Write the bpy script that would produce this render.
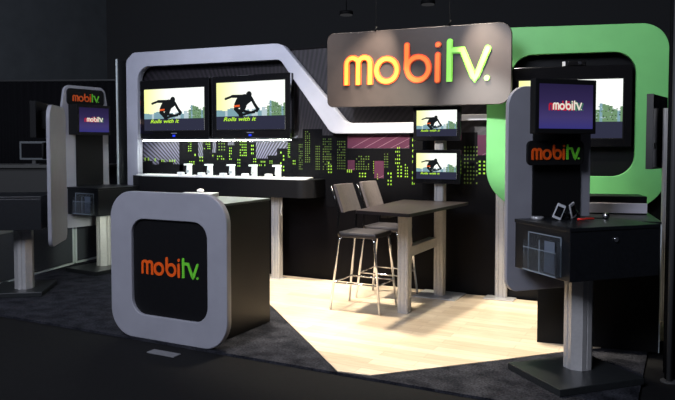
import bpy, bmesh, math, random
from math import sin, cos, pi, radians as R
from mathutils import Matrix, Vector
random.seed(4)
SC = bpy.context.scene
C = SC.collection
for o in list(bpy.data.objects): bpy.data.objects.remove(o)

# ------------------------------------------------------------------ camera
cd = bpy.data.cameras.new('camera'); cam = bpy.data.objects.new('camera', cd); C.objects.link(cam)
cam.location = (0, 0, 1.65)
cam.rotation_euler = (R(90 - 2.5), 0, R(27.3))
cd.sensor_width = 36; cd.lens = 680 / 675 * 36
cd.shift_y = -24.3 / 675
cd.clip_end = 100
SC.camera = cam
# ------------------------------------------------------------------ exposure and world
SC.view_settings.view_transform = 'Standard'; SC.view_settings.look = 'None'
SC.view_settings.gamma = 1; SC.view_settings.exposure = 0
SC.view_settings.use_curve_mapping = False
wd = bpy.data.worlds.new('world'); SC.world = wd; wd.use_nodes = True
wd.node_tree.nodes['Background'].inputs[0].default_value = (.50, .55, .72, 1)
wd.node_tree.nodes['Background'].inputs[1].default_value = .03

def light(kind, name, loc, target, energy, color=(1, 1, 1), size=.1, angle=40, blend=.5, sy=None):
    l = bpy.data.lights.new(name, kind); o = bpy.data.objects.new(name, l); C.objects.link(o)
    l.energy = energy; l.color = color; o.location = loc
    d = Vector(target) - Vector(loc); o.rotation_euler = d.to_track_quat('-Z', 'Y').to_euler()
    if kind == 'AREA':
        l.size = size
        if sy: l.shape = 'RECTANGLE'; l.size_y = sy
    else: l.shadow_soft_size = size
    if kind == 'SPOT': l.spot_size = R(angle); l.spot_blend = blend
    return o
WARM = (1, .90, .74); NEUT = (1, .96, .9); COOL = (.78, .83, 1)
light('AREA', 'hall_light', (-3.0, -2.5, 6.0), (-3.8, 5, 1), 620, COOL, 3)
light('AREA', 'hall_light', (-9.5, 2.0, 6.5), (-16, 6.5, 4.5), 260, COOL, 3)
light('AREA', 'booth_ceiling_light', (-5.8, 4.6, 6.5), (-6.0, 6.0, 0), 70, COOL, 1.5)
light('SPOT', 'floor_spot', (-2.9, 6.0, 5.6), (-2.3, 5.9, 0), 1500, WARM, .25, 48, .5)
light('SPOT', 'floor_spot', (-1.4, 6.2, 5.4), (-1.7, 5.9, 0), 1000, WARM, .15, 38, .6)
light('SPOT', 'floor_spot', (-4.2, 6.0, 5.4), (-3.7, 6.3, 0), 2300, WARM, .2, 42, .6)
light('SPOT', 'sign_spot', (-2.75, 6.35, 3.35), (-3.15, 6.79, 2.3), 560, WARM, .03, 48, 1)
light('SPOT', 'sign_spot', (-2.05, 6.35, 3.35), (-1.72, 6.79, 2.3), 560, WARM, .03, 48, 1)
light('SPOT', 'wall_spot', (-2.4, 3.6, 3.0), (-3.0, 7.2, 1.84), 1500, WARM, .06, 22, .9)
light('SPOT', 'wall_spot', (-4.0, 3.2, 4.6), (-4.9, 7.2, 2.2), 620, (.88, .90, 1), .1, 50, .9)
light('SPOT', 'added_pole_fill', (-5.7, 5.75, .9), (-6.95, 6.6, .35), 90, (.92, 1, .86), .1, 40, .8)  # added low fill that brightens the left station pole, no fixture behind it
light('SPOT', 'green_spot', (-2.6, 3.2, 3.3), (-1.75, 7.3, 1.7), 1100, NEUT, .06, 16, .9)
light('SPOT', 'green_spot', (-1.2, 4.2, 5.0), (-1.0, 7.5, 2.6), 300, NEUT, .08, 40, .8)

# ------------------------------------------------------------------ materials
MATS = {}
def mat(name, col, rough=.5, metal=0, spec=.5, emit=0, noise=0, nscale=40, alpha=1, trans=0, bump=0):
    if name in MATS: return MATS[name]
    m = bpy.data.materials.new(name); m.use_nodes = True; nt = m.node_tree
    b = nt.nodes['Principled BSDF']
    b.inputs['Base Color'].default_value = (*col, 1); b.inputs['Roughness'].default_value = rough
    b.inputs['Metallic'].default_value = metal; b.inputs['Specular IOR Level'].default_value = spec
    b.inputs['Transmission Weight'].default_value = trans
    if emit: b.inputs['Emission Color'].default_value = (*col, 1); b.inputs['Emission Strength'].default_value = emit
    if noise or bump:
        tc = nt.nodes.new('ShaderNodeTexCoord'); n = nt.nodes.new('ShaderNodeTexNoise'); n.inputs['Scale'].default_value = nscale
        n.inputs['Detail'].default_value = 4
        nt.links.new(tc.outputs['Object'], n.inputs['Vector'])
        if noise:
            r = nt.nodes.new('ShaderNodeValToRGB')
            r.color_ramp.elements[0].position = .3; r.color_ramp.elements[1].position = .7
            r.color_ramp.elements[0].color = (*[c * (1 - noise) for c in col], 1)
            r.color_ramp.elements[1].color = (*[min(1, c * (1 + noise)) for c in col], 1)
            nt.links.new(n.outputs['Fac'], r.inputs['Fac']); nt.links.new(r.outputs['Color'], b.inputs['Base Color'])
        if bump:
            bp = nt.nodes.new('ShaderNodeBump'); bp.inputs['Strength'].default_value = bump
            nt.links.new(n.outputs['Fac'], bp.inputs['Height']); nt.links.new(bp.outputs['Normal'], b.inputs['Normal'])
    MATS[name] = m; return m
def emis(name, col, s=1):
    if name in MATS: return MATS[name]
    m = bpy.data.materials.new(name); m.use_nodes = True; nt = m.node_tree
    nt.nodes.remove(nt.nodes['Principled BSDF']); e = nt.nodes.new('ShaderNodeEmission')
    e.inputs[0].default_value = (*col, 1); e.inputs[1].default_value = s
    nt.links.new(e.outputs[0], nt.nodes['Material Output'].inputs[0]); MATS[name] = m; return m

black = mat('black_laminate', (.006, .006, .007), .42, spec=.28, noise=.15)
blackm = mat('black_matte', (.004, .004, .0045), .75, spec=.25)
gloss = mat('black_gloss', (.006, .006, .007), .12)
gray = mat('gray_panel', (.30, .30, .335), .42, noise=.05, nscale=6)
ribm = mat('ribbon_gray', (.40, .41, .47), .38, noise=.05, nscale=5)
signm = mat('sign_bronze', (.026, .019, .017), .40, noise=.12, nscale=8)
green = mat('green_panel', (.15, .50, .16), .45, noise=.04, nscale=5)
silver = mat('silver_post', (.50, .49, .48), .38, .35, noise=.05)
groove = mat('dark_groove', (.05, .05, .05), .6)
chrome = mat('chrome', (.75, .75, .77), .12, 1)
traym = mat('tray_black', (.008, .009, .011), .36, spec=.4, noise=.2)
basem = mat('base_black', (.018, .020, .021), .38, noise=.2)
white = mat('white', (.85, .85, .82), .4)
leather = mat('grey_vinyl', (.13, .112, .11), .42, noise=.1, bump=.05)
leather_d = mat('dark_vinyl', (.03, .027, .03), .45, noise=.1)
tabm = mat('table_laminate', (.020, .016, .016), .42, spec=.3, noise=.15)
acryl = mat('acrylic', (.80, .85, .9), .05, trans=.97)
org = mat('logo_orange', (.82, .10, .008), .4)
grn = mat('logo_green', (.16, .66, .04), .4)
drape = mat('black_drape_cloth', (.005, .005, .006), .95, spec=.1, noise=.2)
wallg = mat('hall_wall_gray', (.085, .095, .10), .9, noise=.1, nscale=2)
part_m = mat('partition_dark', (.045, .05, .06), .8, noise=.1)
pale = mat('pale_trim', (.55, .60, .60), .5)
red = mat('red_cable', (.7, .03, .02), .4)

# wood floor planks
def wood_mat():
    m = bpy.data.materials.new('maple_planks'); m.use_nodes = True; nt = m.node_tree; b = nt.nodes['Principled BSDF']
    tc = nt.nodes.new('ShaderNodeTexCoord'); br = nt.nodes.new('ShaderNodeTexBrick'); no = nt.nodes.new('ShaderNodeTexNoise')
    mp = nt.nodes.new('ShaderNodeMapping'); mp.inputs['Scale'].default_value = (1.5, 14, 1)
    nt.links.new(tc.outputs['Object'], br.inputs['Vector']); nt.links.new(tc.outputs['Object'], mp.inputs[0]); nt.links.new(mp.outputs[0], no.inputs['Vector'])
    br.inputs['Scale'].default_value = 1; br.inputs['Brick Width'].default_value = .9; br.inputs['Row Height'].default_value = .11
    br.inputs['Mortar Size'].default_value = .0015; br.offset = .37
    br.inputs['Color1'].default_value = (.60, .47, .33, 1); br.inputs['Color2'].default_value = (.74, .62, .46, 1); br.inputs['Mortar'].default_value = (.38, .27, .17, 1)
    no.inputs['Scale'].default_value = 3; no.inputs['Detail'].default_value = 5
    mx = nt.nodes.new('ShaderNodeMix'); mx.data_type = 'RGBA'; mx.blend_type = 'MULTIPLY'; mx.inputs[0].default_value = .5
    rp = nt.nodes.new('ShaderNodeValToRGB'); rp.color_ramp.elements[0].position = .3; rp.color_ramp.elements[0].color = (.72, .64, .55, 1); rp.color_ramp.elements[1].position = .62; rp.color_ramp.elements[1].color = (1, 1, 1, 1)
    nt.links.new(no.outputs['Fac'], rp.inputs[0]); nt.links.new(br.outputs['Color'], mx.inputs[6]); nt.links.new(rp.outputs[0], mx.inputs[7])
    nt.links.new(mx.outputs[2], b.inputs['Base Color']); b.inputs['Roughness'].default_value = .42
    return m
def carpet_mat():
    m = bpy.data.materials.new('charcoal_carpet'); m.use_nodes = True; nt = m.node_tree; b = nt.nodes['Principled BSDF']
    tc = nt.nodes.new('ShaderNodeTexCoord'); n1 = nt.nodes.new('ShaderNodeTexNoise'); n2 = nt.nodes.new('ShaderNodeTexNoise')
    n1.inputs['Scale'].default_value = 6; n1.inputs['Detail'].default_value = 8; n2.inputs['Scale'].default_value = 60; n2.inputs['Detail'].default_value = 3
    ad = nt.nodes.new('ShaderNodeMath'); ad.operation = 'MULTIPLY'
    rp = nt.nodes.new('ShaderNodeValToRGB'); rp.color_ramp.elements[0].position = .14; rp.color_ramp.elements[0].color = (.005, .0055, .008, 1)
    rp.color_ramp.elements[1].position = .40; rp.color_ramp.elements[1].color = (.042, .043, .052, 1)
    for n in (n1, n2): nt.links.new(tc.outputs['Object'], n.inputs['Vector'])
    nt.links.new(n1.outputs[0], ad.inputs[0]); nt.links.new(n2.outputs[0], ad.inputs[1]); nt.links.new(ad.outputs[0], rp.inputs[0])
    nt.links.new(rp.outputs[0], b.inputs['Base Color']); b.inputs['Roughness'].default_value = 1; b.inputs['Specular IOR Level'].default_value = .1
    bp = nt.nodes.new('ShaderNodeBump'); bp.inputs['Strength'].default_value = .6; bp.inputs['Distance'].default_value = .02
    nt.links.new(ad.outputs[0], bp.inputs['Height']); nt.links.new(bp.outputs[0], b.inputs['Normal'])
    return m
def rays_mat(name, a, b_, cx, cz, N):   # printed sunburst stripes radiating from one point
    m = bpy.data.materials.new(name); m.use_nodes = True; nt = m.node_tree; b = nt.nodes['Principled BSDF']
    tc = nt.nodes.new('ShaderNodeTexCoord'); sp = nt.nodes.new('ShaderNodeSeparateXYZ'); nt.links.new(tc.outputs['Object'], sp.inputs[0])
    def mth(op, x, y=None):
        n = nt.nodes.new('ShaderNodeMath'); n.operation = op
        for i, v in enumerate((x, y)):
            if v is None: continue
            if isinstance(v, (int, float)): n.inputs[i].default_value = v
            else: nt.links.new(v, n.inputs[i])
        return n.outputs[0]
    an = mth('ARCTAN2', mth('SUBTRACT', sp.outputs[2], cz), mth('SUBTRACT', sp.outputs[0], cx))
    s = mth('SINE', mth('MULTIPLY', an, N))
    rp = nt.nodes.new('ShaderNodeValToRGB'); rp.color_ramp.elements[0].position = .35; rp.color_ramp.elements[1].position = .65
    rp.color_ramp.elements[0].color = (*a, 1); rp.color_ramp.elements[1].color = (*b_, 1)
    nt.links.new(mth('MULTIPLY_ADD', s, .5), rp.inputs[0]); rp.inputs[0].links[0].from_node.inputs[2].default_value = .5
    nt.links.new(rp.outputs[0], b.inputs['Base Color']); b.inputs['Roughness'].default_value = .5
    return m

# ------------------------------------------------------------------ helpers
def link(name, me, parent=None):
    o = bpy.data.objects.new(name, me); C.objects.link(o)
    if parent: o.parent = parent
    return o
def obj(name, bm, mats, parent=None, smooth=False):
    me = bpy.data.meshes.new(name); bmesh.ops.recalc_face_normals(bm, faces=bm.faces)
    if smooth:
        for f in bm.faces: f.smooth = True
    bm.to_mesh(me); bm.free()
    for m in (mats if isinstance(mats, (list, tuple)) else [mats]): me.materials.append(m)
    return link(name, me, parent)
def tag(o, label, cat, group=None):
    o['label'] = label; o['category'] = cat
    if group: o['group'] = group
    return o
def thing(name, label, cat, loc=(0, 0, 0), rz=0, group=None):
    o = bpy.data.objects.new(name, None); C.objects.link(o); o.location = loc; o.rotation_euler = (0, 0, rz)
    o.empty_display_size = .1
    return tag(o, label, cat, group)
def struct(o): o['kind'] = 'structure'; return o
def box(bm, x0, x1, y0, y1, z0, z1, mi=0, bev=0, mtx=None):
    t = bmesh.new()
    vs = [t.verts.new((x, y, z)) for x in (x0, x1) for y in (y0, y1) for z in (z0, z1)]
    for f in ((0, 1, 3, 2), (4, 6, 7, 5), (0, 4, 5, 1), (2, 3, 7, 6), (0, 2, 6, 4), (1, 5, 7, 3)): t.faces.new([vs[i] for i in f])
    bmesh.ops.recalc_face_normals(t, faces=t.faces)
    if bev: bmesh.ops.bevel(t, geom=list(t.edges), offset=bev, segments=2, affect='EDGES', profile=.6)
    merge(bm, t, mi, mtx); return bm
def merge(bm, t, mi=0, mtx=None, smooth=False):
    mp = {}
    for v in t.verts: mp[v] = bm.verts.new(mtx @ v.co if mtx else v.co)
    for f in t.faces:
        try: n = bm.faces.new([mp[v] for v in f.verts]); n.material_index = mi; n.smooth = smooth or f.smooth
        except ValueError: pass
    t.free()
def B(*a, **k): return box(bmesh.new(), *a, **k)
def prism(bm, pts, z0, z1, mi=0, mtx=None):   # polygon in XY
    lo = [bm.verts.new((mtx @ Vector((x, y, z0))) if mtx else (x, y, z0)) for x, y in pts]
    hi = [bm.verts.new((mtx @ Vector((x, y, z1))) if mtx else (x, y, z1)) for x, y in pts]
    n = len(pts); fs = [bm.faces.new(lo[::-1]), bm.faces.new(hi)]
    for i in range(n): fs.append(bm.faces.new((lo[i], lo[(i + 1) % n], hi[(i + 1) % n], hi[i])))
    for f in fs: f.material_index = mi
XZ = Matrix(((1, 0, 0, 0), (0, 0, 1, 0), (0, 1, 0, 0), (0, 0, 0, 1)))  # (x,y,z)->(x,z,y): drawn in x,z, thickness along y
def tube(bm, pts, r, n=10, mi=0, caps=True):
    pts = [Vector(p) for p in pts]; rings = []
    up = Vector((0, 0, 1))
    for i, p in enumerate(pts):
        d = ((pts[min(i + 1, len(pts) - 1)] - pts[max(i - 1, 0)])).normalized()
        a = d.cross(up)
        if a.length < .05: a = d.cross(Vector((1, 0, 0)))
        a.normalize(); b = d.cross(a)
        rr = r[i] if isinstance(r, (list, tuple)) else r
        rings.append([bm.verts.new(p + a * rr * cos(2 * pi * k / n) + b * rr * sin(2 * pi * k / n)) for k in range(n)])
    for i in range(len(rings) - 1):
        for k in range(n):
            f = bm.faces.new((rings[i][k], rings[i][(k + 1) % n], rings[i + 1][(k + 1) % n], rings[i + 1][k])); f.smooth = True; f.material_index = mi
    if caps:
        for rg in (rings[0][::-1], rings[-1]): f = bm.faces.new(rg); f.material_index = mi
    return bm
def cyl(bm, x, y, z0, z1, r, n=24, mi=0, r2=None):
    return tube(bm, [(x, y, z0), (x, y, z1)], [r, r if r2 is None else r2], n, mi)
def fillet(pts, rads, seg=10):
    out = []; n = len(pts)
    if not isinstance(rads, (list, tuple)): rads = [rads] * n
    for i in range(n):
        p = Vector(pts[i]); a = Vector(pts[i - 1]) - p; b = Vector(pts[(i + 1) % n]) - p; r = rads[i]
        if r <= 0: out.append((p.x, p.y)); continue
        la, lb = a.length, b.length; a.normalize(); b.normalize(); ang = a.angle(b)
        if ang > pi - .02: out.append((p.x, p.y)); continue
        t = min(r / math.tan(ang / 2), la * .49, lb * .49)
        r = t * math.tan(ang / 2); c = p + (a + b).normalized() * (r / sin(ang / 2))
        s = p + a * t - c; e = p + b * t - c
        a0 = math.atan2(s.y, s.x); d = math.atan2(e.y, e.x) - a0
        while d > pi: d -= 2 * pi
        while d < -pi: d += 2 * pi
        for k in range(seg + 1): th = a0 + d * k / seg; out.append((c.x + r * cos(th), c.y + r * sin(th)))
    return out
def flat(name, loops, depth, m, parent=None, bevel=.004):
    """loops of (x,z) outlines (second and later ones are holes); solid plate, thickness along -y..0 """
    cu = bpy.data.curves.new(name, 'CURVE'); cu.dimensions = '2D'; cu.fill_mode = 'BOTH'
    for lp in loops:
        s = cu.splines.new('POLY'); s.points.add(len(lp) - 1); s.use_cyclic_u = True
        for i, (x, y) in enumerate(lp): s.points[i].co = (x, y, 0, 1)
    cu.extrude = depth / 2 - bevel; cu.bevel_depth = bevel; cu.bevel_resolution = 1; cu.offset = -bevel
    to = bpy.data.objects.new('t', cu); C.objects.link(to)
    dg = bpy.context.evaluated_depsgraph_get()
    me = bpy.data.meshes.new_from_object(to.evaluated_get(dg)); bpy.data.objects.remove(to); bpy.data.curves.remove(cu)
    me.transform(Matrix.Translation((0, -depth / 2, 0)) @ Matrix.Rotation(pi / 2, 4, 'X'))
    me.materials.clear(); me.materials.append(m); me.name = name
    return link(name, me, parent)
def rrect(x0, x1, z0, z1, r, seg=10): return fillet([(x0, z0), (x1, z0), (x1, z1), (x0, z1)], r, seg)
LAY = [0]
def stroke(bm, pts, w, y0, y1, mi=0, caps=(1, 1), n=12):
    """rounded stroke of half width w along pts, one continuous ribbon; each stroke's face sits a hair in front of the last"""
    LAY[0] = (LAY[0] + 1) % 60; y0 = y0 - LAY[0] * 2e-5 * (1 if y1 - y0 > .001 else .3)
    P = [Vector(p) for p in pts]; closed = (P[0] - P[-1]).length < 1e-5 and len(P) > 3
    if closed: P = P[:-1]
    N = len(P); Lf = []; Rt = []
    for i in range(N):
        a = P[i] - P[i - 1] if (i or closed) else P[1] - P[0]
        b = P[(i + 1) % N] - P[i] if (i < N - 1 or closed) else a
        if not i and not closed: a = b
        a = a.normalized(); b = b.normalized(); na = Vector((-a.y, a.x)); nb = Vector((-b.y, b.x)); m = na + nb
        m = m.normalized() if m.length > .1 else na
        k = w / max(.45, m.dot(nb)); Lf.append(P[i] + m * k); Rt.append(P[i] - m * k)
    if not closed:
        def cap(c, d, sgn): 
            a0 = math.atan2(d.y, d.x); return [c + Vector((cos(a0 + pi / 2 - pi * t / n), sin(a0 + pi / 2 - pi * t / n))) * w for t in range(1, n)]
        out = list(Lf)
        if caps[1]: out += cap(P[-1], (P[-1] - P[-2]).normalized(), 1)
        out += Rt[::-1]
        if caps[0]: out += cap(P[0], (P[0] - P[1]).normalized(), 1)
        lo = [bm.verts.new((p.x, y0, p.y)) for p in out]; hi = [bm.verts.new((p.x, y1, p.y)) for p in out]
        L = len(out)
        for q_ in range(L): bm.faces.new((lo[q_], lo[(q_ + 1) % L], hi[(q_ + 1) % L], hi[q_])).material_index = mi
        off = (n - 1) if caps[1] else 0
        for ring in (lo, hi):
            for q_ in range(N - 1):
                bm.faces.new((ring[q_], ring[q_ + 1], ring[N + off + N - 2 - q_], ring[N + off + N - 1 - q_])).material_index = mi
            if caps[1]: bm.faces.new(ring[N - 1:N + off + 1]).material_index = mi
            if caps[0]: bm.faces.new([ring[N + off + N - 1]] + ring[N + off + N:] + [ring[0]]).material_index = mi
    else:
        R4 = [[bm.verts.new((p.x, y, p.y)) for p in ring] for ring in (Lf, Rt) for y in (y0, y1)]
        for q_ in range(N):
            z = (q_ + 1) % N
            for A_, B_ in ((0, 2), (1, 3), (0, 1), (2, 3)): bm.faces.new((R4[A_][q_], R4[A_][z], R4[B_][z], R4[B_][q_])).material_index = mi
def arc(cx, cy, r, a0, a1, n=12): return [(cx + r * cos(R(a0 + (a1 - a0) * k / n)), cy + r * sin(R(a0 + (a1 - a0) * k / n))) for k in range(n + 1)]
def logo_bm(width, depth, seg=12, w=.104, yoff=0):
    """rounded lettering mobitv; origin at centre of the word, front face towards -y; material 0 orange, 1 green"""
    bm = bmesh.new(); s = width / 5.35; ox = -2.62 * s; oz = -.62 * s
    T = lambda ps: [(ox + x * s, oz + z * s) for x, z in ps]
    W = w * s; LAY[0] = 0; y1 = yoff; y0 = yoff - depth
    st = lambda ps, mi, caps=(1, 1): stroke(bm, T(ps), W, y0, y1, mi, caps)
    st([(.10, 0), (.10, .70)] + arc(.325, .70, .225, 170, 10, seg) + [(.55, .70), (.55, .0)], 0, (0, 0))
    st(arc(.775, .70, .225, 176, 10, seg) + [(1.0, .70), (1.0, .0)], 0, (0, 0))
    st(arc(1.62, .46, .38, 0, 360, seg * 2), 0)
    st([(2.34, 1.25), (2.34, .46)], 0); st(arc(2.74, .47, .38, 0, 360, seg * 2), 0)
    st([(3.42, .06), (3.42, .88)], 0); st([(3.42, 1.21), (3.43, 1.21)], 0)
    st([(3.82, .0), (3.82, 1.28)], 1, (0, 1)); st([(3.82, 1.0), (4.24, 1.0), (4.60, .17), (4.66, .10), (4.72, .17), (5.06, 1.0)], 1)
    prism(bm, [(ox + 5.05 * s + .09 * s * cos(k * pi / 6), oz + .08 * s + .09 * s * sin(k * pi / 6)) for k in range(12)], y0, y1, 1, XZ)
    return bm
def logo(name, width, parent, loc, depth=.006, rz=0, mats=None):
    o = obj(name, logo_bm(width, depth), mats or [org, grn], parent); o.location = loc; o.rotation_euler = (0, 0, rz); return o
def text_mesh(body, size, shear=.25, extrude=.0004, offset=.0):
    cu = bpy.data.curves.new('t', 'FONT'); cu.body = body; cu.size = size; cu.shear = shear; cu.extrude = extrude; cu.offset = offset; cu.resolution_u = 3
    to = bpy.data.objects.new('t', cu); C.objects.link(to); dg = bpy.context.evaluated_depsgraph_get()
    me = bpy.data.meshes.new_from_object(to.evaluated_get(dg)); bpy.data.objects.remove(to)
    t = bmesh.new(); t.from_mesh(me); bpy.data.meshes.remove(me); return t

# ------------------------------------------------------------------ the setting
struct(obj('floor', B(-14, 3, -3, 16, -.06, -.02), mat('hall_floor', (.0035, .0035, .0038), .85, spec=.2, noise=.3, nscale=30)))
carp = tag(obj('booth_carpet', B(-8.6, -.26, 4.35, 7.34, -.02, 0), carpet_mat()), 'mottled charcoal carpet under the booth, ending at the dark aisle', 'carpet')
bm = bmesh.new(); prism(bm, [(-5.25, 7.32), (-3.83, 5.9), (-2.955, 5.05), (-2.25, 4.36), (-2.0, 4.39), (-1.32, 5.105), (-.86, 5.61), (-.13, 6.35), (-.13, 7.32)], .0005, .006)
tag(obj('wood_floor', bm, wood_mat()), 'pale maple plank floor inlay under the bar table and stools', 'wooden floor')

# hall surroundings
struct(obj('wall_rear', B(-22, 6, 15.5, 15.7, -.02, 9), mat('hall_dark', (.030, .031, .032), .9)))
struct(obj('wall_left', B(-16.2, -16, -2, 15.5, -.02, 9), wallg))
struct(obj('ceiling', B(-22, 6, -3, 15.7, 9, 9.2), mat('hall_ceiling', (.01, .01, .01), .9)))
def fold_sheet(p0, p1, z0, z1, step=.09, amp=.025, thick=.006):
    bm = bmesh.new(); a = Vector(p0); b = Vector(p1); L = (b - a).length; d = (b - a) / L; nrm = Vector((-d.y, d.x)); n = int(L / step) * 4
    rows = []
    for off in (0, thick):
        r = []
        for i in range(n + 1):
            s = L * i / n; q = a + d * s + nrm * (amp * sin(2 * pi * s / (step * 1.6)) + amp * .5 * sin(s * 5.1) + off)
            r.append((bm.verts.new((q.x, q.y, z0)), bm.verts.new((q.x, q.y, z1))))
        rows.append(r)
    for r in rows:
        for i in range(n): f = bm.faces.new((r[i][0], r[i + 1][0], r[i + 1][1], r[i][1])); f.smooth = True
    for i in range(n):
        bm.faces.new((rows[0][i][1], rows[0][i + 1][1], rows[1][i + 1][1], rows[1][i][1]))
        bm.faces.new((rows[0][i][0], rows[0][i + 1][0], rows[1][i + 1][0], rows[1][i][0]))
    return bm
def drape_run(label, p0, p1, z1, poles=True, z0=0):
    t = thing('pipe_and_drape', label, 'drape')
    obj('drape', fold_sheet(p0, p1, z0 + .01, z1 - .02), drape, t)
    bm = bmesh.new(); tube(bm, [(*p0, z1), (*p1, z1)], .02); obj('top_rail', bm, groove, t)
    for p in (p0, p1): obj('pole', cyl(bmesh.new(), p[0], p[1], z0, z1, .02, 12), groove, t); obj('foot', cyl(bmesh.new(), p[0], p[1], z0, z0 + .008, .06, 20), groove, t)
    return t
drape_run('tall black pleated drape closing the hall behind the left stations', (-13.2, 9.2), (-7.6, 11.6), 3.0, z0=-.02)
drape_run('black pleated drape closing the right edge of the booth', (-.09, 5.3), (-.155, 7.75), 3.05, z0=-.02)

# neighbouring booth at far left: low dark partitions with pale trims, a desk and a switched off monitor
def partition(label, x0, x1, y, z1, rz=0):
    t = thing('partition_panel', label, 'partition', (x0, y, -.02), rz, None)
    L = x1 - x0
    obj('board', B(.03, L - .03, -.03, .03, .05, z1), part_m, t)
    for x in (0, L - .03): obj('upright', B(x, x + .03, -.035, .035, .0, z1 + .02), pale, t)
    obj('base_rail', B(0, L, -.035, .035, .0, .04), pale, t); obj('top_rail', B(0, L, -.035, .035, z1, z1 + .05), mat('rail_gray', (.20, .21, .20), .5), t)
    return t
RZ = R(25)
def run(label, a, b):
    d = Vector(b) - Vector(a); partition(label, a[0], a[0] + d.length, a[1], .62, math.atan2(d.y, d.x))
run('low dark partition with pale rails, leftmost of three behind the left stations', (-7.12, 4.75), (-7.37, 5.60))
run('low dark partition with pale rails, middle of three between the two left stations', (-7.44, 5.86), (-7.66, 6.72))
run('low dark partition with pale rails behind the station with lettered header', (-7.67, 6.76), (-7.80, 7.60))
t = thing('exhibitor_counter', 'dim grey high counter of the neighbouring booth behind the leftmost station', 'counter', (-10.1, 8.2, -.02), RZ)
obj('worktop', B(-1.6, 1.25, -.45, .45, 1.30, 1.35), mat('desk_gray', (.06, .06, .055), .6), t)
obj('front_panel', B(-1.55, 1.20, -.40, -.37, 0, 1.30), mat('desk_front', (.030, .030, .028), .7), t)
for x in (-1.55, 1.15): obj('side_panel', B(x, x + .05, -.37, .40, 0, 1.30), part_m, t)
t = thing('desk_monitor', 'dark switched-off monitor on the neighbouring high counter', 'monitor', (-10.12, 8.1, 1.33), RZ)
obj('casing', B(-.24, .24, -.04, 0, .08, .40, bev=.006), mat('casing_gray', (.10, .11, .115), .5), t)
obj('screen', B(-.205, .205, -.043, -.039, .115, .365), gloss, t)
obj('stand', B(-.03, .03, -.02, .03, .01, .2), groove, t); obj('foot', B(-.13, .13, -.09, .09, 0, .012), groove, t)

# ------------------------------------------------------------------ booth backdrop
XR = -1.742; A2 = R(12)
struct(obj('wall_back', B(-7.10, XR, 7.35, 7.43, 0, 2.86), mat('wall_black', (.0035, .003, .0036), .4, spec=.10, noise=.1, nscale=3)))
wr = obj('wall_right', B(0, 1.64, 0, .08, 0, 2.78), mat('wall_black2', (.004, .004, .0045), .45, spec=.25)); wr.location = (XR, 7.35, 0); wr.rotation_euler = (0, 0, A2); struct(wr)
# printed city mural
MX = bmesh.new()
mur_l = rays_mat('mural_sunburst', (.012, .011, .018), (.13, .125, .185), -5.45, .62, 210)
mur_d = rays_mat('mural_dark_rays', (.004, .0038, .0055), (.018, .014, .020), -4.6, .2, 260)
mur_b = mat('mural_black', (.003, .003, .004), .6, spec=.06); mur_p = mat('mural_plum', (.075, .022, .046), .5, spec=.1); mur_pk = mat('mural_pink', (.17, .09, .125), .5)
mur_g = mat('mural_lime', (.26, .48, .045), .6, spec=.1); mur_g2 = mat('mural_lime_dim', (.10, .155, .035), .6, spec=.1)
def q(x0, z0, x1, z1, lay, mi): box(MX, x0, x1, 7.349 - .0008 * lay - .0008, 7.349 - .0008 * lay, z0, z1, mi)
q(-6.95, .9, -4.35, 2.84, 0, 1); 
q(-7.0, 1.95, -6.95, 2.84, 0, 1)
q(-4.35, .9, XR - .01, 2.84, 0, 5)
q(-6.99, 1.78, -4.2, 2.84, 1, 5)   # darker rays above the screens
def sky(x, w_, z): q(x, .9, x + w_, z, 3, 0)
random.seed(9)
x = -6.95
while x < -6.25: ww = random.uniform(.06, .12); sky(x, ww, random.uniform(1.38, 1.50)); x += ww
for a, b_, z in [(-6.25, -5.92, 1.78), (-5.92, -5.84, 1.5), (-5.84, -5.68, 1.77), (-5.68, -5.62, 1.56), (-5.62, -5.43, 1.78), (-5.43, -5.32, 1.66), (-5.32, -5.08, 1.78), (-5.08, -4.98, 1.7), (-4.98, -4.80, 1.49), (-4.80, -4.66, 1.53), (-4.66, -4.5, 1.62), (-4.5, -4.28, 1.75), (-4.28, -4.0, 1.86), (-4.0, -3.85, 1.78), (-3.85, -3.655, 1.80), (-2.86, -2.062, 1.80)]: sky(a, b_ - a, z)
q(-4.28, .9, XR - .01, 1.62, 2, 0); 
for r in [(-3.655, 1.625, -2.86, 1.775), (-3.654, 1.36, -3.56, 1.48), (-3.30, 1.27, -3.18, 1.474), (-2.062, 1.55, -1.953, 1.77)]:
    q(*r, 3, 2)
    x = r[0] + .05
    while x < r[2] - .04:
        L = min(.35, (r[2] - x)); h = min(r[3] - r[1] - .004, L * .5); L = h / .5
        prism(MX, [(x, r[1] + .002), (x + .014, r[1] + .002), (x + .014 + L, r[1] + .002 + h), (x + L, r[1] + .002 + h)] if x + L + .014 < r[2] else [(x, r[1] + .002), (x + .012, r[1] + .002), (r[2], r[1] + .5 * (r[2] - x - .012)), (r[2], r[1] + .5 * (r[2] - x))], 7.3455, 7.346, 6, XZ) if r[2] - r[0] > .3 or True else None
        x += .17
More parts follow.
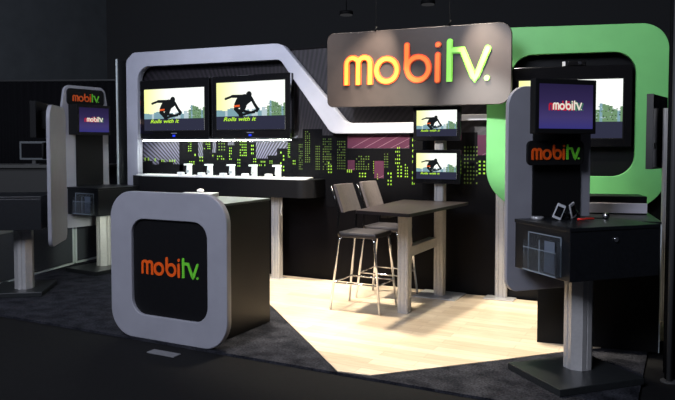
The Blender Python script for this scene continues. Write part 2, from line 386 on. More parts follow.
CL = [(-6.9, 1.42, -6.78, 1.51, 2, 1, 1), (-6.71, 1.41, -6.66, 1.5, 1, 1, 1), (-6.58, 1.41, -6.51, 1.48, 2, 1, 1), (-6.44, 1.41, -6.31, 1.48, 3, 1, 1), (-6.1, 1.57, -6.03, 1.72, 2, 5, 1), (-6.12, 1.39, -5.98, 1.45, 4, 2, 1), (-5.91, 1.43, -5.83, 1.52, 2, 2, 1), (-5.83, 1.6, -5.71, 1.72, 4, 4, 1), (-6.0, 1.5, -5.95, 1.56, 1, 1, 1), (-5.59, 1.58, -5.46, 1.7, 3, 3, 0), (-5.61, 1.46, -5.48, 1.53, 4, 2, 1), (-5.69, 1.5, -5.66, 1.54, 1, 1, 1), (-5.41, 1.46, -5.36, 1.64, 2, 5, 1), (-5.24, 1.51, -5.12, 1.72, 4, 6, 1), (-5.28, 1.37, -5.22, 1.49, 2, 3, 1), (-5.06, 1.53, -5.01, 1.68, 2, 3, 1), (-5.03, 1.43, -4.97, 1.5, 2, 2, 1), (-4.94, 1.38, -4.83, 1.47, 4, 2, 1), (-4.78, 1.42, -4.72, 1.47, 2, 2, 1), (-4.62, 1.32, -4.54, 1.59, 2, 6, 1), (-4.5, 1.5, -4.46, 1.69, 2, 8, 1), (-4.43, 1.41, -4.38, 1.48, 2, 2, 1), (-4.34, 1.35, -4.28, 1.68, 3, 12, 0), (-4.25, 1.44, -4.17, 1.84, 3, 15, 0), (-4.10, 1.35, -4.03, 1.66, 3, 10, 0), (-4.0, 1.35, -3.87, 1.75, 5, 13, 0), (-3.8, 1.36, -3.68, 1.72, 5, 11, 0), (-3.93, 1.31, -3.86, 1.46, 2, 4, 1), (-3.67, 1.31, -3.59, 1.39, 3, 1, 1), (-3.55, 1.36, -3.36, 1.54, 6, 6, 0), (-3.51, 1.27, -3.4, 1.34, 3, 2, 1), (-3.32, 1.32, -3.30, 1.48, 1, 6, 1), (-3.27, 1.25, -3.25, 1.33, 1, 3, 1), (-3.18, 1.39, -3.12, 1.57, 3, 6, 0), (-3.14, 1.18, -3.07, 1.35, 2, 4, 1), (-3.04, 1.43, -2.97, 1.65, 3, 5, 1), (-3.02, 1.28, -2.94, 1.43, 2, 4, 1), (-2.92, 1.28, -2.87, 1.45, 2, 5, 1), (-2.83, 1.19, -2.79, 1.75, 2, 9, 1), (-2.22, 1.22, -2.05, 1.66, 5, 10, 0), (-2.06, 1.33, -1.96, 1.5, 2, 4, 1)]
for kk, (x0, z0, x1, z1, nc, nr, br) in enumerate(CL):
    cw = (x1 - x0) / nc; ch = (z1 - z0) / nr
    for i in range(nc):
        for j in range(nr):
            if random.random() < .10 and nc * nr > 6: continue
            q(x0 + cw * (i + .29), z0 + ch * (j + .27), x0 + cw * (i + .71), z0 + ch * (j + .73), 4 + (kk % 7) * .1, 3 if br else 4)
mu = obj('city_mural', MX, [mur_b, mur_l, mur_p, mur_g, mur_g2, mur_d, mur_pk])
tag(mu, 'printed night skyline mural with lime windows on the booth back wall', 'mural')

# side return panel at far left of backdrop
t = thing('end_board', 'narrow dark upright panel with bright edge beside the silver frame', 'panel', (-7.16, 7.22, 0))
obj('board', B(-.02, .02, -.10, .20, .02, 2.86), basem, t); obj('edge_trim', B(-.012, .012, -.115, -.10, 0, 2.87), pale, t)

# silver grey ribbon frame
out = [(-7.07, .72), (-7.07, 2.86), (-6.93, 2.955), (-4.50, 2.92), (-3.60, 1.918), (-2.62, 1.918), (-2.62, 1.798), (-3.80, 1.798), (-4.52, 2.72), (-6.86, 2.755), (-6.88, .72)]
pts = fillet(out, [.02, .12, .10, .22, .16, 0, 0, .16, .10, .20, .02])
rb = flat('stepped_wall_trim', [pts], .10, ribm); rb.location = (0, 7.30, 0)
tag(rb, 'wide silver grey frame stepping down from the twin screens to the small monitors', 'wall trim')
rs = flat('trim_bar', [rrect(-2.24, -1.88, 1.925, 1.99, .01)], .09, ribm); rs.location = (0, 7.25, 0)
tag(rs, 'short pale bar between the small monitors and the green frame', 'bar')

# green frame on the angled wall
GW = 1.80
t = flat('green_frame', [fillet([(-.19, .99), (1.57, 1.02), (1.57, 2.87), (-.19, 2.89)], [.42, .36, .26, .2], 14), rrect(.06, 1.275, 1.34, 2.60, .22, 12)], .08, green)
t.location = (XR, 7.27, 0); t.rotation_euler = (0, 0, A2)
tag(t, 'large lime green rounded frame around the right screen', 'frame')

# ------------------------------------------------------------------ screens
pic_bg = bpy.data.materials.new('picture_sky'); pic_bg.use_nodes = True
nt = pic_bg.node_tree; nt.nodes.remove(nt.nodes['Principled BSDF']); e = nt.nodes.new('ShaderNodeEmission')
tc = nt.nodes.new('ShaderNodeTexCoord'); sp = nt.nodes.new('ShaderNodeSeparateXYZ'); rp = nt.nodes.new('ShaderNodeValToRGB')
nt.links.new(tc.outputs['Generated'], sp.inputs[0]); nt.links.new(sp.outputs[0], rp.inputs[0]); nt.links.new(rp.outputs[0], e.inputs[0]); nt.links.new(e.outputs[0], nt.nodes['Material Output'].inputs[0])
rp.color_ramp.elements[0].color = (.93, .95, .38, 1); rp.color_ramp.elements[1].color = (.97, 1, .95, 1); rp.color_ramp.elements[1].position = .42; rp.color_ramp.elements[0].position = .02
e.inputs[1].default_value = 1.15
p_city = emis('picture_city', (.22, .38, .44)); p_city2 = emis('picture_city_green', (.17, .30, .16)); p_dark = emis('picture_dark', (.010, .012, .014)); p_band = emis('picture_band', (.030, .032, .060)); p_lime = emis('picture_lime', (.55, .95, .05)); p_red = emis('picture_red', (.85, .12, .03)); p_gw = emis('picture_pale', (.5, .62, .66))
PM = [pic_bg, p_city, p_city2, p_dark, p_band, p_lime, p_red, p_gw]
def skater_picture(w, h, parent):
    """w x h picture, lower left corner at origin, thin layers towards -y"""
    bm = bmesh.new()
    def L(k): return -.0006 * (k + 1), -.0006 * k
    U = lambda u, v: ((u - 75) / 310 * w, h - (v - 100) / 225 * h)
    y0, y1 = L(0); prism(bm, [(0, 0), (w, 0), (w, h), (0, h)], y0, y1, 0, XZ)
    rnd = random.Random(5); y0, y1 = L(1)
    u = 75
    while u < 385:
        d = rnd.uniform(8, 16); top = rnd.uniform(212, 238) if u < 300 else rnd.uniform(186, 222)
        if 150 < u < 250: top = rnd.uniform(228, 245)
        a = U(u, 264); b = U(min(u + d, 385), top); prism(bm, [(a[0], a[1]), (b[0], a[1]), (b[0], b[1]), (a[0], b[1])], y0, y1, rnd.choice([1, 7]) if u < 300 else rnd.choice([1, 2, 2]), XZ); u += d
    y0, y1 = L(2)
    for k in range(60):
        u = rnd.uniform(300, 378); v = rnd.uniform(205, 258); a = U(u, v); prism(bm, [(a[0], a[1]), (a[0] + w * .010, a[1]), (a[0] + w * .010, a[1] + h * .014), (a[0], a[1] + h * .014)], y0, y1, rnd.choice([2, 3, 7]), XZ)
    y0, y1 = L(2); prism(bm, [U(75, 325), U(385, 325), U(385, 262), U(75, 262)], y0, y1, 4, XZ)
    y0, y1 = L(4); s = w / 310
    ST = lambda ps, ww: stroke(bm, [U(*p) for p in ps], ww * s, y0, y1, 3, n=10)
    ST([(118, 178), (150, 167), (190, 166), (212, 170)], 4.5); ST([(150, 167), (200, 168)], 6)
    prism(bm, [U(180, 163), U(208, 158), U(238, 168), U(248, 185), U(222, 205), U(205, 224), U(165, 222), U(158, 205), U(168, 183)][::-1], y0, y1, 3, XZ)
    ST([(226, 162), (227, 161)], 12.5); ST([(218, 170), (224, 165)], 8)
    ST([(238, 180), (252, 208), (266, 230), (262, 238)], 6)
    ST([(172, 216), (166, 226), (182, 244), (192, 256)], 9); ST([(200, 214), (196, 228), (184, 244)], 9)
    ST([(206, 212), (198, 232)], 10); ST([(192, 236), (235, 246), (250, 244)], 5)
    ST([(183, 257), (205, 254), (245, 243), (268, 232)], 4.5)
    y0, y1 = L(5); prism(bm, [U(157, 219), U(184, 217), U(184, 208), U(157, 210)], y0, y1, 6, XZ)
    tm = text_mesh('Rolls with it', h * .115, .3, .0003, h * .002)
    x1 = max(v.co.x for v in tm.verts); sc = w * .49 / x1; p = U(107, 284)
    mt = Matrix.Translation((p[0], -.0036, p[1])) @ Matrix.Rotation(pi / 2, 4, 'X') @ Matrix.Diagonal((sc, sc * .68, 1, 1))
    merge(bm, tm, 5, mt)
    me = bpy.data.meshes.get('skater_picture_%d' % round(w * 1000))
    return obj('screen_picture', bm, PM, parent)
def television(label, x0, x1, z0, z1, y, base=(0, 0, 0), rz=0, group=None, bez=.07, low=.10, top=.10, d=.10, rim=True):
    W = x1 - x0; Hh = z1 - z0
    t = thing('television', label, 'television', base, rz, group)
    f = bmesh.new()
    obj('casing', B(x0, x1, y, y + d, z0, z1, bev=.008), gloss, t)
    obj('inner_bezel', B(x0 + bez - .012, x1 - bez + .012, y - .004, y + .002, z0 + low - .012, z1 - top + .012), blackm, t)
    p = skater_picture(W - 2 * bez, Hh - top - low, t); p.location = (x0 + bez, y - .0045, z0 + low)
    if rim: obj('chrome_rim', box(box(B(x0 - .004, x1 + .004, y - .008, y + .02, z0 - .016, z0 - .002), x0 - .008, x0 + .002, y - .004, y + .02, z0, z1), x1 - .002, x1 + .008, y - .004, y + .02, z0, z1), chrome, t)
    obj('power_light', B((x0 + x1) / 2 - .02, (x0 + x1) / 2 + .02, y - .006, y, z0 + .02, z0 + .045), emis('blue_led', (.02, .05, .9), 1.2), t)
    obj('maker_mark', B((x0 + x1) / 2 - .05, (x0 + x1) / 2 + .05, y - .003, y, z0 + .062, z0 + .070), mat('mark_gray', (.25, .25, .27), .4), t)
    obj('wall_bracket', B((x0 + x1) / 2 - .2, (x0 + x1) / 2 + .2, y + d, 7.345 if base == (0, 0, 0) else y + d + .1, (z0 + z1) / 2 - .1, (z0 + z1) / 2 + .1), groove, t)
    return t
TVY = 7.12
television('large black television, left one of the pair over the lit shelf', -6.73, -5.56, 1.755, 2.545, TVY, top=.125, low=.105)
television('large black television, right one of the pair over the lit shelf', -5.50, -4.325, 1.755, 2.545, TVY, top=.085, low=.105)
television('large black television inside the lime green frame', .03, 1.225, 1.64, 2.47, -.14, (XR, 7.35, 0), A2, bez=.09, low=.09, top=.14, d=.09, rim=False)
t = thing('webcam', 'small camera clipped to the top edge of the right television', 'webcam', (XR, 7.35, 2.472), A2)
obj('body', B(.60, .78, -.15, -.09, 0, .05, bev=.012), gloss, t); obj('lens', tube(bmesh.new(), [(.72, -.15, .025), (.72, -.162, .025)], .018), chrome, t); obj('clip', B(.55, .58, -.15, -.10, 0, .045, mtx=Matrix.Shear('XY', 4, (0, 0)) if False else None), white, t)

# two small monitors on the mast
def small_monitor(label, z):
    t = thing('monitor', label, 'monitor', (-2.405, 6.97, z), 0, None)
    obj('casing', B(-.265, .265, 0, .05, 0, .365, bev=.006), gloss, t)
    p = skater_picture(.45, .278, t); p.location = (-.225, -.002, .05)
    obj('mount', B(-.06, .06, .05, .069, .1, .26), groove, t)
    return t
small_monitor('small square monitor, upper of the two on the silver mast', 1.705)
small_monitor('small square monitor, lower of the two on the silver mast', 1.245)

# ------------------------------------------------------------------ posts
def post_bm(w, d, z0, z1, ch=.012, g=.006):
    """silver extrusion with corner chamfers and grooves down each face"""
    a, b = w / 2, d / 2; pts = []
    prof = [(-a + ch, -b), (-a * .38 - g, -b), (-a * .38, -b + g), (-a * .38 + g, -b), (a * .38 - g, -b), (a * .38, -b + g), (a * .38 + g, -b), (a - ch, -b),
            (a, -b + ch), (a, -g), (a - g, 0), (a, g), (a, b - ch), (a - ch, b), (-a + ch, b), (-a, b - ch), (-a, g), (-a + g, 0), (-a, -g), (-a, -b + ch)]
    bm = bmesh.new(); prism(bm, prof, z0, z1); return bm
t = thing('monitor_mast', 'silver mast with a flat base plate carrying the two small monitors', 'stand', (-2.405, 7.11, .006))
obj('pole', post_bm(.105, .12, .012, 2.02), silver, t)
obj('base_plate', B(-.24, .24, -.20, .20, 0, .012, bev=.003), silver, t)

t = thing('wall_post', 'brightly lit silver post under the right end of the lit shelf', 'post', (-4.52, 7.12, .0))
obj('post', post_bm(.12, .10, 0, 1.03), silver, t); obj('foot', B(-.09, .09, -.08, .08, 0, .012), silver, t)
bm = bmesh.new(); tube(bm, [(.085, -.04, 1.02), (.10, -.05, .93), (.09, -.055, .85), (.10, -.05, .80)], .008); obj('cable', bm, white, t)
t = thing('frame_post', 'silver post carrying the left side of the green frame', 'post', (-1.775, 7.30, .006))
obj('post', post_bm(.13, .05, .012, 2.6), silver, t); obj('foot', B(-.16, .16, -.14, .04, 0, .012, bev=.003), silver, t)

# ------------------------------------------------------------------ hanging sign
t = thing('hanging_sign', 'large bronze-grey hanging sign with rounded lettering, its lit centres painted in, over the booth', 'sign', (-2.6, 6.82, 2.49))
sg = flat('sign_board', [fillet([(-1.03, -.405), (1.03, -.425), (1.03, .385), (-1.03, .415)], [.07, .13, .13, .09])], .04, signm, t)
sg = obj('lettering', logo_bm(1.70, .014), [mat('sign_orange', (.75, .07, .008), .35), mat('sign_green', (.22, .75, .06), .35)], t); sg.location = (.02, -.04, .02); sg.rotation_euler = (0, R(.6), 0)
s2 = obj('lit_letter_face', logo_bm(1.70, .003, w=.068), [mat('sign_amber_lit', (.95, .20, .03), .35), mat('sign_lime_lit', (.27, .72, .12), .35)], sg); s2.location = (0, -.016, 0)  # paler inner strokes paint the spotlit letter centres into the colour
for x in (-.44, .39):
    bm = bmesh.new(); tube(bm, [(x, -.02, .39), (x, -.05, .41), (x + .02, -.045, .44), (x + .005, -.02, .45), (x, -.02, .47), (x, -.02, 6.4)], [.007] * 4 + [.0015] * 2, 6)
    obj('hook_wire', bm, blackm, t)

# ------------------------------------------------------------------ lit shelf with phones
t = thing('display_shelf', 'long black shelf with brightly lit white top under the twin screens', 'shelf')
pts = fillet([(-6.62, 6.95), (-4.06, 6.95), (-3.96, 7.08), (-3.96, 7.345), (-6.86, 7.345), (-6.86, 7.08)], [.05, .18, .08, 0, 0, .05])
bm = bmesh.new(); prism(bm, pts, 1.03, 1.245); obj('body', bm, black, t)
pts2 = fillet([(-6.55, 6.965), (-4.18, 6.965), (-4.04, 7.08), (-4.12, 7.335), (-6.80, 7.335), (-6.80, 7.08)], [.05, .22, .08, 0, 0, .05])
bm = bmesh.new(); prism(bm, pts2, 1.245, 1.262); obj('top_panel', bm, white, t)
# light bar under the televisions
t = thing('light_strip', 'thin white light strip mounted beneath the twin screens', 'light')
obj('housing', B(-6.74, -4.35, 7.145, 7.20, 1.730, 1.745), silver, t)
obj('diffuser', B(-6.73, -4.36, 7.15, 7.195, 1.720, 1.730), emis('strip_light', (.95, 1, .93), 42), t)
obj('bracket', B(-5.555, -5.505, 7.20, 7.345, 1.730, 1.745), groove, t)
PX = [-5.86, -5.52, -5.17, -4.83, -4.48]
lab = ['leftmost lit clear phone stand on the white shelf', 'lit clear phone stand, second from the left on the shelf', 'lit clear phone stand in the middle of the shelf row', 'lit clear phone stand, second from the right on the shelf', 'rightmost lit clear phone stand on the white shelf']
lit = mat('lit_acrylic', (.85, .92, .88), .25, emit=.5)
for i, x in enumerate(PX):
    t = thing('phone_stand', lab[i], 'phone stand', (x, 7.06, 1.262), 0, 'phone stands on the lit shelf')
    bm = B(-.065, .05, -.04, .04, 0, .012, bev=.003); box(bm, .0, .05, -.03, .02, .012, .135, bev=.004); box(bm, -.045, .055, -.035, .025, .135, .155, bev=.004)
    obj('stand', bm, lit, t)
    bm = bmesh.new(); box(bm, -.025, .025, -.045, -.035, .03, .13, bev=.003, mtx=Matrix.Rotation(R(-12), 4, 'X') @ Matrix.Translation((.015, 0, 0))); ph = obj('phone', bm, mat('phone_silver', (.6, .65, .62), .3, .3), t)
    obj('dock', B(-.15, -.07, -.05, .02, 0, .045, bev=.012), white, t)
    bm = bmesh.new(); tube(bm, [(.05, .02, .01), (.09, .03, .012), (.12, .0, .012), (.15, .06, .012)], .006, 6); obj('security_cable', bm, groove, t)

# ------------------------------------------------------------------ reception counter
t = thing('reception_counter', 'black reception counter with rounded grey front frame and lettering', 'counter', (-3.865, 4.36, 0))
fr = flat('front_frame', [rrect(-.625, .625, 0, 1.262, .24, 14), rrect(-.385, .43, .205, 1.03, .14, 12)], .06, gray, t, .006); fr.location = (0, .06, 0)
obj('inner_panel', B(-.40, .45, .03, .06, .19, 1.05), black, t)
lg = logo('lettering', .64, t, (.02, .029, .63), .006)
obj('body', B(-.53, .405, .06, .965, .005, 1.145, bev=.004), black, t)
obj('worktop', B(-.535, .412, .06, .97, 1.145, 1.165, bev=.004), mat('counter_top', (.05, .06, .06), .3), t)
# on the counter
t = thing('laptop', 'thin silver laptop with lid closed on the reception counter', 'laptop', (-4.16, 5.15, 1.165), R(20))
obj('base', B(-.17, .17, -.12, .12, 0, .022, bev=.004), mat('laptop_silver', (.6, .62, .64), .35, .6), t); obj('lid', B(-.17, .17, -.12, .12, .023, .036, bev=.004), mat('laptop_lid', (.68, .70, .73), .3, .4), t)
tag(obj('folded_leaflet', box(B(-.06, .06, -.12, .1, 0, .035), -.05, .07, -.1, .12, .035, .045), mat('paper', (.8, .78, .7), .6)), 'small stack of white leaflets at the front left of the counter', 'leaflets').location = (-4.27, 4.78, 1.165)
bm = bmesh.new(); bmesh.ops.create_uvsphere(bm, u_segments=16, v_segments=10, radius=.03, matrix=Matrix.Translation((0, 0, .02)) @ Matrix.Diagonal((1, 1.4, .66, 1)))
o = tag(obj('glint_blob', bm, white, None, True), 'small white mouse standing in for a glint on the silver laptop', 'blob'); o.location = (-4.16, 5.19, 1.2015)  # white blob stands in for a glint on the laptop lid
tag(obj('floor_plate', box(B(-.14, .14, -.045, .045, 0, .008, bev=.002), -.09, .09, -.02, .02, .008, .010), mat('plate_gray', (.16, .16, .165), .5)), 'small grey floor plate on the aisle before the reception counter', 'floor plate').location = (-3.72, 4.16, -.02)

# ------------------------------------------------------------------ bar table
t = thing('bar_table', 'high dark bar table with a silver leg and cross beam', 'table', (-2.46, 6.35, .006))
bm = bmesh.new(); prism(bm, fillet([(-.27, -.70), (.30, -.80), (.40, .68), (-.34, .68)], .02), 1.02, 1.05); obj('tabletop', bm, tabm, t)
lg = obj('leg', post_bm(.11, .12, 0, 1.02), silver, t); lg.location = (-.01, -.12, 0)
obj('cross_beam', B(-.04, .04, -.06, .69, .55, .65, bev=.004), silver, t)
obj('beam_top', B(-.035, .035, -.65, .66, .985, 1.02), groove, t)

# ------------------------------------------------------------------ bar stools
def stool(label, x, y, rz=0):
    t = thing('bar_stool', label, 'bar stool', (x, y, .006), rz, None)
    # seat pad, faces +x
    bm = B(-.20, .22, -.20, .20, .735, .79, bev=.02); obj('seat', bm, leather_d, t, False)
    # backrest: slightly curved vinyl pad in dark frame
    bm = bmesh.new(); n = 8
    def bx(u, v): return -.185 - .095 * v + .03 * (u * u)
    rows = []
    for side in (0, 1):
        g = []
        for j in range(5):
            v = j / 4; g.append([bm.verts.new((bx(-1 + 2 * i / n, v) + (.03 if side else 0), (-.20 + .40 * i / n) * (1 - .04 * v), .985 + .27 * v)) for i in range(n + 1)])
        rows.append(g)
    for g in rows:
        for j in range(4):
            for i in range(n): bm.faces.new((g[j][i], g[j][i + 1], g[j + 1][i + 1], g[j + 1][i]))
    a, b = rows
    for i in range(n):
        bm.faces.new((a[0][i], a[0][i + 1], b[0][i + 1], b[0][i])); bm.faces.new((a[4][i], a[4][i + 1], b[4][i + 1], b[4][i]))
    for j in range(4):
        bm.faces.new((a[j][0], a[j + 1][0], b[j + 1][0], b[j][0])); bm.faces.new((a[j][n], a[j + 1][n], b[j + 1][n], b[j][n]))
    obj('backrest', bm, leather, t, False)
    for s in (-1, 1):
        bm = bmesh.new(); tube(bm, [(-.17, s * .205, .74), (-.19, s * .208, .80), (-.178, s * .206, .98), (-.215, s * .20, 1.10), (-.27, s * .196, 1.24)], .011, 8); obj('back_upright', bm, gloss, t)
        bm = bmesh.new(); tube(bm, [(-.16, s * .18, .745), (-.19, s * .185, .70), (-.27, s * .215, 0)], .012, 10); obj('leg', bm, chrome, t)
        bm = bmesh.new(); tube(bm, [(.18, s * .18, .745), (.20, s * .185, .70), (.27, s * .215, 0)], .012, 10); obj('leg', bm, chrome, t)
        bm = bmesh.new(); tube(bm, [(-.238, s * .202, .28), (.238, s * .202, .28)], .009, 8); obj('stretcher', bm, chrome, t)
        bm = bmesh.new(); tube(bm, [(s * .238, -.202, .28), (s * .238, .202, .28)], .009, 8); obj('footrest', bm, chrome, t)
    return t
stool('chrome bar stool with grey vinyl back, nearer the camera at the bar table', -2.90, 6.20)
stool('chrome bar stool with grey vinyl back, farther from the camera near the wall', -2.90, 6.80)

# ------------------------------------------------------------------ demo stations
def screen_logo(w, h, parent, loc):
    """violet screen with pale lettering, red and green ghost"""
    bm = bmesh.new(); prism(bm, [(-w / 2, -h / 2), (w / 2, -h / 2), (w / 2, h / 2), (-w / 2, h / 2)], -.001, 0, 0, XZ)
    for dx, sc, mi, off in ((-.06, 1.05, 2, -.0012), (.03, 1.0, 2, -.0016), (.0, 1.0, 1, -.0024)):
        t = logo_bm(w * .56 * sc, .0006, 8, .12, 0)
        for f in t.faces: f.smooth = False
        tm = Matrix.Translation((w * (dx + .02), off, h * .02 - (.012 * h if mi == 2 else 0)))
        mp = {v: bm.verts.new(tm @ v.co) for v in t.verts}
        for f in t.faces:
            nf = bm.faces.new([mp[v] for v in f.verts]); nf.material_index = mi if mi == 1 else (2 if f.material_index == 0 else 3)
        t.free()
    o = obj('screen_picture', bm, [V0, emis('pale_letters', (.80, .72, .62)), emis('ghost_red', (.45, .012, .035)), emis('ghost_green', (.05, .16, .10))], parent)
    o.location = loc; return o
V0 = bpy.data.materials.new('violet_screen'); V0.use_nodes = True
nt = V0.node_tree; nt.nodes.remove(nt.nodes['Principled BSDF']); e = nt.nodes.new('ShaderNodeEmission'); tc = nt.nodes.new('ShaderNodeTexCoord'); sp = nt.nodes.new('ShaderNodeSeparateXYZ'); rp = nt.nodes.new('ShaderNodeValToRGB')
nt.links.new(tc.outputs['Generated'], sp.inputs[0]); nt.links.new(sp.outputs[2], rp.inputs[0]); nt.links.new(rp.outputs[0], e.inputs[0]); nt.links.new(e.outputs[0], nt.nodes['Material Output'].inputs[0]); e.inputs[1].default_value = .6
rp.color_ramp.elements[0].color = (.060, .055, .30, 1); rp.color_ramp.elements[1].color = (.030, .022, .085, 1)
m_ = rp.color_ramp.elements.new(.25); m_.color = (.085, .065, .24, 1); m_ = rp.color_ramp.elements.new(.6); m_.color = (.050, .035, .13, 1)

acr_e = mat('acrylic_highlight', (.20, .24, .28), .15)  # for pale strips that paint highlights along the clear holder's edges
def holder_bm(X):
    hb = bmesh.new(); box(hb, X - .004, X, -.20, .17, .77, 1.04); box(hb, X - .047, X - .043, -.20, .17, .77, .936)
    for yy in (-.20, -.016, .166): box(hb, X - .043, X - .004, yy, yy + .004, .77, .98)
    box(hb, X - .043, X - .004, -.20, .17, .77, .774); return hb
def station(label, x, y, rz, kind, group=None, holder=True, name='demo_station', full=True):
    t = thing(name, label, 'demo station', (x, y, 0), rz, group)
    obj('base_plate', B(-.35, .35, -.30, .30, .0, .05, bev=.005), basem, t)
    bm = bmesh.new(); ch = .055; a = .095
    prof = []
    for (cx, cy, k) in ((a, a, 0), (-a, a, 1), (-a, -a, 2), (a, -a, 3)):
        th = pi / 2 * k
        def rot(px, py): return (px * cos(th) - py * sin(th), px * sin(th) + py * cos(th))
        for p in ((a, -.006), (a - .006, 0), (a, .006), (a, a - ch), (a - .004, a - ch + .003), (a - ch + .003, a - .004), (a - ch, a)): prof.append(rot(*p))
    prism(bm, prof, .05, .75); pl = obj('pole', bm, silver, t); pl.location = (.075, .05, 0)
    obj('tray_box', B(-.27, .48, -.28, .34, .75, 1.085, bev=.004), traym, t)
    obj('tray_top', B(-.275, .485, -.285, .345, 1.085, 1.11, bev=.003), traym, t)
    obj('keyhole', tube(bmesh.new(), [(.10, -.282, 1.02), (.10, -.289, 1.02)], .018), chrome, t)
    zt = 2.10 if kind != 'B' else 2.46
    sgp = flat('back_panel', [fillet([(-.30, .55), (.455, .55), (.455, zt), (-.30, zt)], [.10, .10, .16, .16]) if kind != 'B' else fillet([(-.30, .55), (.455, .55), (.455, 2.12), (.40, zt), (-.245, zt), (-.30, 2.12)], [.10, .10, .1, .10, .10, .1])], .04, gray, t); sgp.location = (0, .44, 0)
    obj('inlay', B(-.085, .345, .385, .401, 1.11, zt - .06), blackm, t)
    zs = 1.74 if kind != 'B' else 1.80
    if kind == 'B': ps = flat('header_plate', [rrect(-.22, .37, 2.20, 2.42, .05)], .02, blackm, t); ps.location = (0, .40, 0); logo('lettering', .44, ps, (.075, -.02, 2.30), .006)
    else: ps = flat('header_plate', [rrect(-.185, .325, 1.505, 1.69, .04)], .02, blackm, t); ps.location = (0, .34, 0); logo('lettering', .45, ps, (.07, -.02, 1.60), .006); obj('spacer', B(-.1, .2, .0, .045, 1.55, 1.65), blackm, ps)
    sb = obj('screen_casing', B(-.205, .335, .205, .27 if kind != 'B' else .385, zs, zs + .40, bev=.006), blackm, t)
    sp_ = screen_logo(.475, .325, t, (.065, .2035, zs + .2)); sp_.name = 'screen_picture'
    obj('screen_arm', B(-.06, .16, .27, .40, zs + .1, zs + .3), blackm, t)
    if holder:
        X = -.272; h = obj('leaflet_holder', holder_bm(X), acryl, t)
        for k_, (y_a, y_b, z_a, z_b, xo) in enumerate([(-.20, -.19, .77, 1.04, .004), (-.02, -.012, .77, 1.00, .045), (.16, .17, .77, 1.04, .004), (-.20, .17, .768, .778, .050), (-.20, .17, .93, .936, .047), (-.20, .17, 1.032, 1.04, .004)]):
            obj('edge_highlight', B(X - xo - .003, X - xo, y_a, y_b, z_a, z_b), acr_e, h)
        obj('leaflet', B(X - .030, X - .026, -.16, -.05, .785, 1.0), mat('leaflet_blue', (.10, .13, .18), .5), h)
    return t
station('grey demo station with tray and violet screen at front right', -.70, 5.04, R(47), 'C', name='demo_station')
station('demo station with lettered header plate above its screen, beyond the counter', -6.93, 6.58, R(85), 'B')
station('leftmost demo station, seen side-on with screen facing away', -6.72, 5.18, R(-53), 'A', holder=True)

# things on the right station tray (local frame of the tray)
ST = Matrix.Translation((-.70, 5.04, 1.111)) @ Matrix.Rotation(R(47), 4, 'Z')
def onto(o, lx, ly, rz=0): p = ST @ Vector((lx, ly, 0)); o.location = p; o.rotation_euler = (0, 0, R(47) + rz); return o
o = tag(obj('round_puck', box(cyl(bmesh.new(), 0, 0, 0, .022, .045, 28), -.001, .001, -.001, .001, 0, .001), mat('puck_silver', (.5, .5, .5), .35, .5)), 'round silver puck at the left end of the right station tray', 'puck'); onto(o, -.15, .24)
def phone_dock(label, lx, ly, rz, lean):
    t = thing('phone_dock', label, 'phone'); onto(t, lx, ly, rz)
    obj('phone', B(-.032, .032, -.006, .006, .012, .125, bev=.004, mtx=Matrix.Rotation(lean, 4, 'Y')), mat('phone_white', (.62, .63, .65), .25, .2), t)
    obj('phone_screen', B(-.024, .024, -.0075, -.006, .03, .105, mtx=Matrix.Rotation(lean, 4, 'Y')), gloss, t)
    bm = bmesh.new(); bmesh.ops.create_uvsphere(bm, u_segments=16, v_segments=10, radius=.05, matrix=Matrix.Translation((.03, .035, .035)) @ Matrix.Diagonal((1.1, .8, .7, 1))); obj('dock', bm, gloss, t, True)
    return t
phone_dock('white phone leaning on a black dock, left of the pair on the right tray', -.06, .15, R(-25), R(22))
phone_dock('white phone leaning on a black dock, right of the pair on the right tray', .14, .19, R(20), R(-20))
bm = bmesh.new(); tube(bm, [(-.06, 0, .012), (-.02, -.02, .012), (.03, .015, .012), (.08, -.01, .012)], .008, 8)
onto(tag(obj('red_cable', bm, red), 'short red cable lying beside the phone docks on the right tray', 'cable'), .12, .06)
t = thing('black_cable', 'thin black cord with silver plug on the right station tray', 'cable'); onto(t, .20, .10)
bm = bmesh.new(); tube(bm, [(-.1, .1, .006), (-.03, .04, .006), (.05, .06, .006), (.10, .02, .006), (.13, .0, .006)], .005, 6); obj('cord', bm, blackm, t)
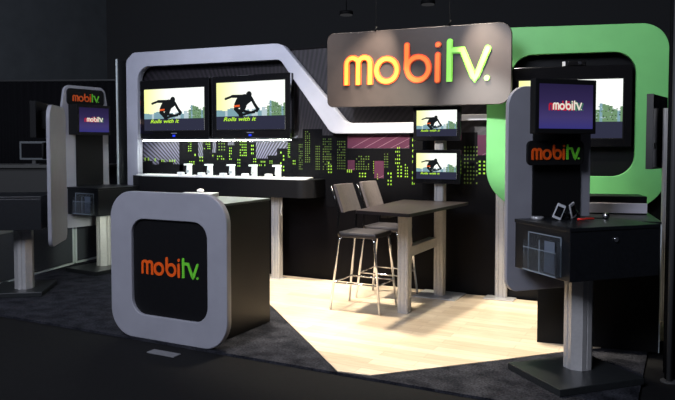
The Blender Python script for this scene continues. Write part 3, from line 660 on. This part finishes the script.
bm = bmesh.new(); bmesh.ops.create_uvsphere(bm, u_segments=14, v_segments=8, radius=.026, matrix=Matrix.Translation((.15, 0, .022))); obj('plug', bm, chrome, t, True)

# ------------------------------------------------------------------ storage cabinet at right, device on top
t = thing('storage_cabinet', 'tall black storage cabinet behind the right demo station', 'cabinet', (-1.10, 5.78, 0), R(10))
obj('body', B(0, .93, 0, .95, .0, 1.03, bev=.004), blackm, t); obj('top', B(-.005, .935, -.005, .955, 1.03, 1.05), traym, t)
obj('edge_trim', B(.93, .937, -.004, .02, .0, 1.03), pale, t)
t = thing('video_player', 'black video player with silver front on the storage cabinet', 'player', (-.58, 6.55, 1.05), R(16))
obj('casing', B(-.24, .24, -.13, .16, .0, .16, bev=.005), black, t); obj('front_panel', B(-.24, .24, -.142, -.13, .012, .10, bev=.003), mat('player_silver', (.78, .76, .82), .4, .1), t)
obj('foot', B(-.2, .2, -.1, .1, -.0, .006), blackm, t)

# side-on television on post, right edge
t = thing('side_television', 'dark television on a silver post, seen edge-on at the right edge', 'television', (-.24, 7.05, 0), R(80))
obj('casing', B(-.30, .30, -.0, .05, 1.44, 2.12, bev=.01), gloss, t); obj('screen', B(-.26, .26, .05, .053, 1.48, 2.08), gloss, t)
obj('bezel_edge', box(B(-.305, -.295, -.004, .054, 1.44, 2.12), -.30, .30, -.004, 0, 1.44, 1.455), groove, t)
obj('port_panel', B(-.22, -.16, -.005, 0, 1.62, 1.68), groove, t)
pp = obj('post', post_bm(.07, .07, 0.006, 2.0), silver, t); pp.location = (.0, -.06, 0)

# ceiling downlights, far off
for i, (x, y, z) in enumerate(((-5.5, 11, 4.0), (-3.96, 11, 4.04))):
    t = thing('hall_lamp', ['dim round hall lamp high above the left end of the sign', 'dim round hall lamp high above the right end of the sign'][i], 'lamp', (x, y, z))
    obj('housing', cyl(bmesh.new(), 0, 0, 0, .06, .12, 24), blackm, t)
    bm = bmesh.new(); cyl(bm, 0, 0, -.012, 0, .11, 24); obj('lens', bm, emis('dim_lamp', (.028, .028, .03), 1), t)
    obj('stem', cyl(bmesh.new(), 0, 0, .06, 9 - z, .008, 8), blackm, t)
